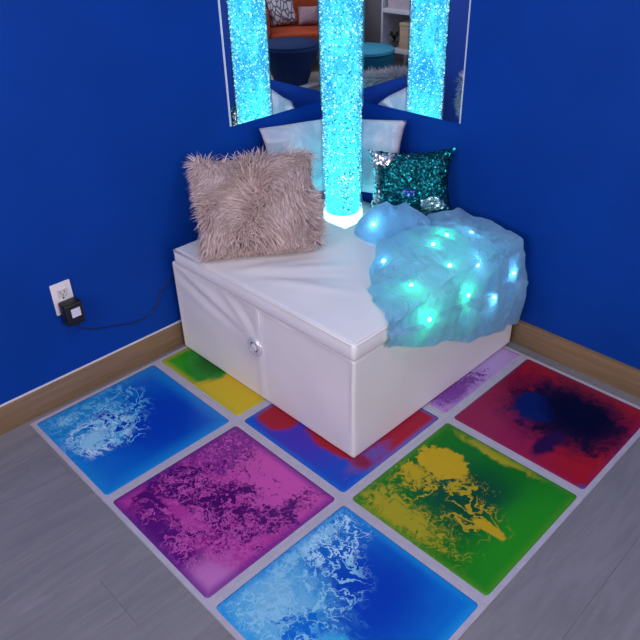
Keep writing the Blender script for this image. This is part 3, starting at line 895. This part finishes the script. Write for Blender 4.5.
co_ = bm_obj('power_cord', bm, M['black_plastic'], ad, smooth=True); co_['label'] = 'thin black cord hanging along the blue wall'

# ------------------------------------------------------------------ the rest of the room, seen in the mirrors
def fabric(name, col, var=.12):
    return plain(name, col, .85, var=var, vscale=60, bump=.3, bscale=500, spec=.2)
M['orange'] = fabric('orange_fabric', (0.42, 0.07, 0.025))
M['navy'] = fabric('navy_fabric', (0.010, 0.03, 0.10))
M['teal'] = fabric('teal_fabric', (0.008, 0.13, 0.19))
M['teal_top'] = fabric('pale_teal_fabric', (0.04, 0.26, 0.38))
M['rug'] = fabric('cream_rug', (0.55, 0.52, 0.46))
M['brown'] = fabric('brown_wicker', (0.20, 0.12, 0.07))
# rug
bm = bmesh.new(); add_box(bm, -.58, .75, -.65, .65, 0, .008, .003, 2)
rg = bm_obj('area_rug', bm, M['rug'], loc=(3.08, -2.52, FZ)); tag(rg, 'cream rug under the orange armchair', 'rug')
RGZ = FZ + .008
# armchair
ch = empty('armchair', (3.15, -2.64, RGZ), 0); tag(ch, 'orange tufted armchair behind the navy pouf', 'chair')
ch.rotation_euler = (0, 0, math.atan2(.618, -.786) + PI / 2)       # local -y is the front
def soft(name, x0, x1, y0, y1, z0, z1, mat, par, bev=.03):
    return box(name, x0, x1, y0, y1, z0, z1, mat, par, bev, 4)
soft('seat', -.265, .265, -.35, .25, .25, .37, M['orange'], ch, .035)
soft('arm', -.345, -.268, -.33, .30, .16, .56, M['orange'], ch, .03)
soft('arm', .268, .345, -.33, .30, .16, .56, M['orange'], ch, .03)
soft('base_frame', -.26, .26, -.31, .28, .16, .245, M['orange'], ch, .015)
bm = bmesh.new(); add_box(bm, -.30, .30, .22, .34, .30, .92, .035, 4)
subdiv(bm, 24, 2, 24, (-.3, .22, .3), (.3, .34, .92))
for v in bm.verts:
    if v.co.y < .24:
        q = min(math.hypot(v.co.x - bx, v.co.z - bz) for bx in (-.2, 0, .2) for bz in (.45, .62, .79))
        v.co.y += .02 * math.exp(-(q / .035) ** 2)
for v in bm.verts: v.co.y += (v.co.z - .3) * .2
bk = bm_obj('backrest', bm, M['orange'], ch, smooth=True)
for bx in (-.2, 0, .2):
    for bz in (.45, .62, .79):
        o = lathe('tuft_button', [(.014, 0), (.011, .006), (.004, .009)], M['orange'], bk, 12, loc=(bx, .236 + (bz - .3) * .2, bz)); o.rotation_euler = (PI / 2, 0, 0)
for lx in (-.27, .27):
    for ly in (-.28, .26):
        lathe('leg', [(.014, 0), (.022, .17)], M['dark_wood'], ch, 12, loc=(lx, ly, 0))
def on_chair(p):
    return ch.matrix_basis @ Vector(p)
# patterned cushions on the chair
t = NT('grey_leaf_print'); c = t.coord()
vv = t.voro(t.vmath('MULTIPLY', c, (26, 26, 14)), 1.0, 'DISTANCE_TO_EDGE')
col = t.mix(t.step(vv, .06, .16), (0.12, 0.12, 0.14), (0.70, 0.68, 0.70))
M['print'] = t.done(t.principled(**{'Base Color': col, 'Roughness': .8}))
fdir = (-.786, .618)
cu = empty('printed_cushion', (0, 0, 0)); tag(cu, 'white cushion with grey print on the orange armchair', 'pillow')
place(cu, on_chair((-.115, .05, .374)), fdir, math.radians(16), math.radians(-8))
pv, pf = pillow_mesh(.26, .36, .12, 14); mesh_obj('cover', pv, pf, M['print'], cu, smooth=True)
cu = empty('grey_cushion', (0, 0, 0)); tag(cu, 'small greyish pink cushion on the orange armchair', 'pillow')
M['pinkgrey'] = fabric('pink_grey_fabric', (0.40, 0.28, 0.30))
place(cu, on_chair((.13, .03, .372)), fdir, math.radians(25), 0)
pv, pf = pillow_mesh(.22, .18, .10, 12); mesh_obj('cover', pv, pf, M['pinkgrey'], cu, smooth=True)
# poufs
pn = empty('tub_pouf', (2.735, -2.17, FZ + .0)); tag(pn, 'navy tapered pouf in front of the orange armchair', 'pouf')
pn.location.z = RGZ
lathe('body', [(.15, 0), (.155, .02), (.255, .29), (.262, .31), (.255, .325)], M['navy'], pn, 40)
lathe('seat_pad', [(.25, .325), (.255, .335), (.24, .35), (.1, .358)], M['navy'], pn, 40)
pt = empty('drum_pouf', (2.24, -2.63, FZ)); tag(pt, 'teal drum pouf in front of the white shelf unit', 'pouf')
lathe('body', [(.235, .03), (.25, .045), (.25, .255), (.24, .262)], M['teal'], pt, 40)
lathe('seat_pad', [(.245, .262), (.254, .272), (.250, .292), (.22, .302), (.1, .306)], M['teal_top'], pt, 40)
for k in range(4):
    a = PI / 4 + k * PI / 2
    lathe('foot', [(.016, 0), (.02, .03)], M['white_paint'], pt, 12, loc=(.19 * math.cos(a), .19 * math.sin(a), 0))
# white shelf unit
sh = empty('shelf_unit', (1.92, -3.29, FZ)); tag(sh, 'white open cube shelf unit on legs against the far wall', 'shelf')
for zz in (.19, .53, .87):
    box('shelf_board', -.56, .56, -.19, .19, zz - .018, zz + .018, M['white_paint'], sh, .002)
for xx in (-.551, -.184, .184, .551):
    for z0, z1 in ((.208, .512), (.548, .852)):
        box('divider', xx - .009, xx + .009, -.19, .19, z0, z1, M['white_paint'], sh)
box('back_panel', -.56, .56, -.195, -.19, .172, .888, M['white_paint'], sh)
for xx in (-.52, .52):
    for yy in (-.16, .16):
        box('leg', xx - .02, xx + .02, yy - .02, yy + .02, 0, .172, M['white_paint'], sh)
# things on the shelf
def bin_box(loc, w_, d_, h_, mat, name, label, cat):
    r_ = empty(name, loc); tag(r_, label, cat)
    box('body', -w_ / 2, w_ / 2, -d_ / 2, d_ / 2, 0, h_, mat, r_, .006)
    box('rim', -w_ / 2 - .004, w_ / 2 + .004, -d_ / 2 - .004, d_ / 2 + .004, h_ - .03, h_ + .002, M['pale_wood'], r_, .003)
SZ = FZ + .208
bin_box((2.195, -3.26, SZ), .15, .28, .23, M['pale_wood'], 'storage_bin', 'tan storage bin in the lower shelf beside the plant', 'bin')
M['leaf'] = plain('dark_leaf', (0.012, 0.035, 0.02), .5, var=.3)
M['pot'] = plain('grey_pot', (0.10, 0.10, 0.11), .5, var=.1)
pp = empty('small_potted_plant', (2.37, -3.17, SZ)); tag(pp, 'small dark potted plant in the lower shelf cube', 'plant')
lathe('pot', [(.028, 0), (.038, .05), (.034, .05), (.030, .045)], M['pot'], pp, 20)
rr_ = random.Random(2)
for k in range(11):
    a = k * 2.4; l = .05 + .03 * rr_.random(); up = .05 + .04 * rr_.random()
    d = Vector((math.cos(a), math.sin(a), 0)); s = Vector((-math.sin(a), math.cos(a), 0)) * .014
    b0 = Vector((0, 0, .045)); m_ = b0 + d * l * .5 + Vector((0, 0, up)); e_ = b0 + d * l + Vector((0, 0, up * .8))
    mesh_obj('leaf', [b0, m_ - s, e_, m_ + s, m_ + Vector((0, 0, .004))], [(0, 1, 4), (1, 2, 4), (2, 3, 4), (3, 0, 4)], M['leaf'], pp, smooth=True)
for k, (xx, hh, cl) in enumerate(((1.55, .26, (.5, .2, .2)), (1.60, .24, (.2, .3, .5)), (1.645, .27, (.6, .55, .4)))):
    m_ = plain('book_cloth', cl, .6, var=.1)
    r_ = empty('book', (xx, -3.24, SZ)); tag(r_, ['red', 'blue', 'tan'][k] + ' book standing in the lower shelf cube', 'book', 'books in the shelf unit')
    box('cover', -.018, .018, -.09, .09, 0, hh, m_, r_, .002)
    box('pages', -.014, .014, .0905, .092, .004, hh - .004, M['plate'], r_)
bin_box((2.28, -3.27, FZ + .548), .28, .30, .22, plain('pale_pink_canvas', (.62, .5, .52), .8, var=.06), 'canvas_bin', 'pale pink canvas bin in the upper shelf', 'bin')
bk_ = empty('stand_in_basket', (1.93, -2.93, FZ)); tag(bk_, 'small added brown basket standing in for the fluffy pillow reflection, before the shelf unit', 'basket')
lathe('body', [(.07, 0), (.085, .02), (.10, .10), (.095, .15), (.088, .15), (.09, .10), (.075, .025)], M['brown'], bk_, 24)  # added object; the brown spot it imitates is the fluffy pillow's mirror reflection
bm = bmesh.new(); add_tube(bm, [(.09 * math.cos(a_ * PI / 12), 0, .15 + .09 * math.sin(a_ * PI / 12)) for a_ in range(13)], .006, 6)
bm_obj('handle', bm, M['brown'], bk_, smooth=True)
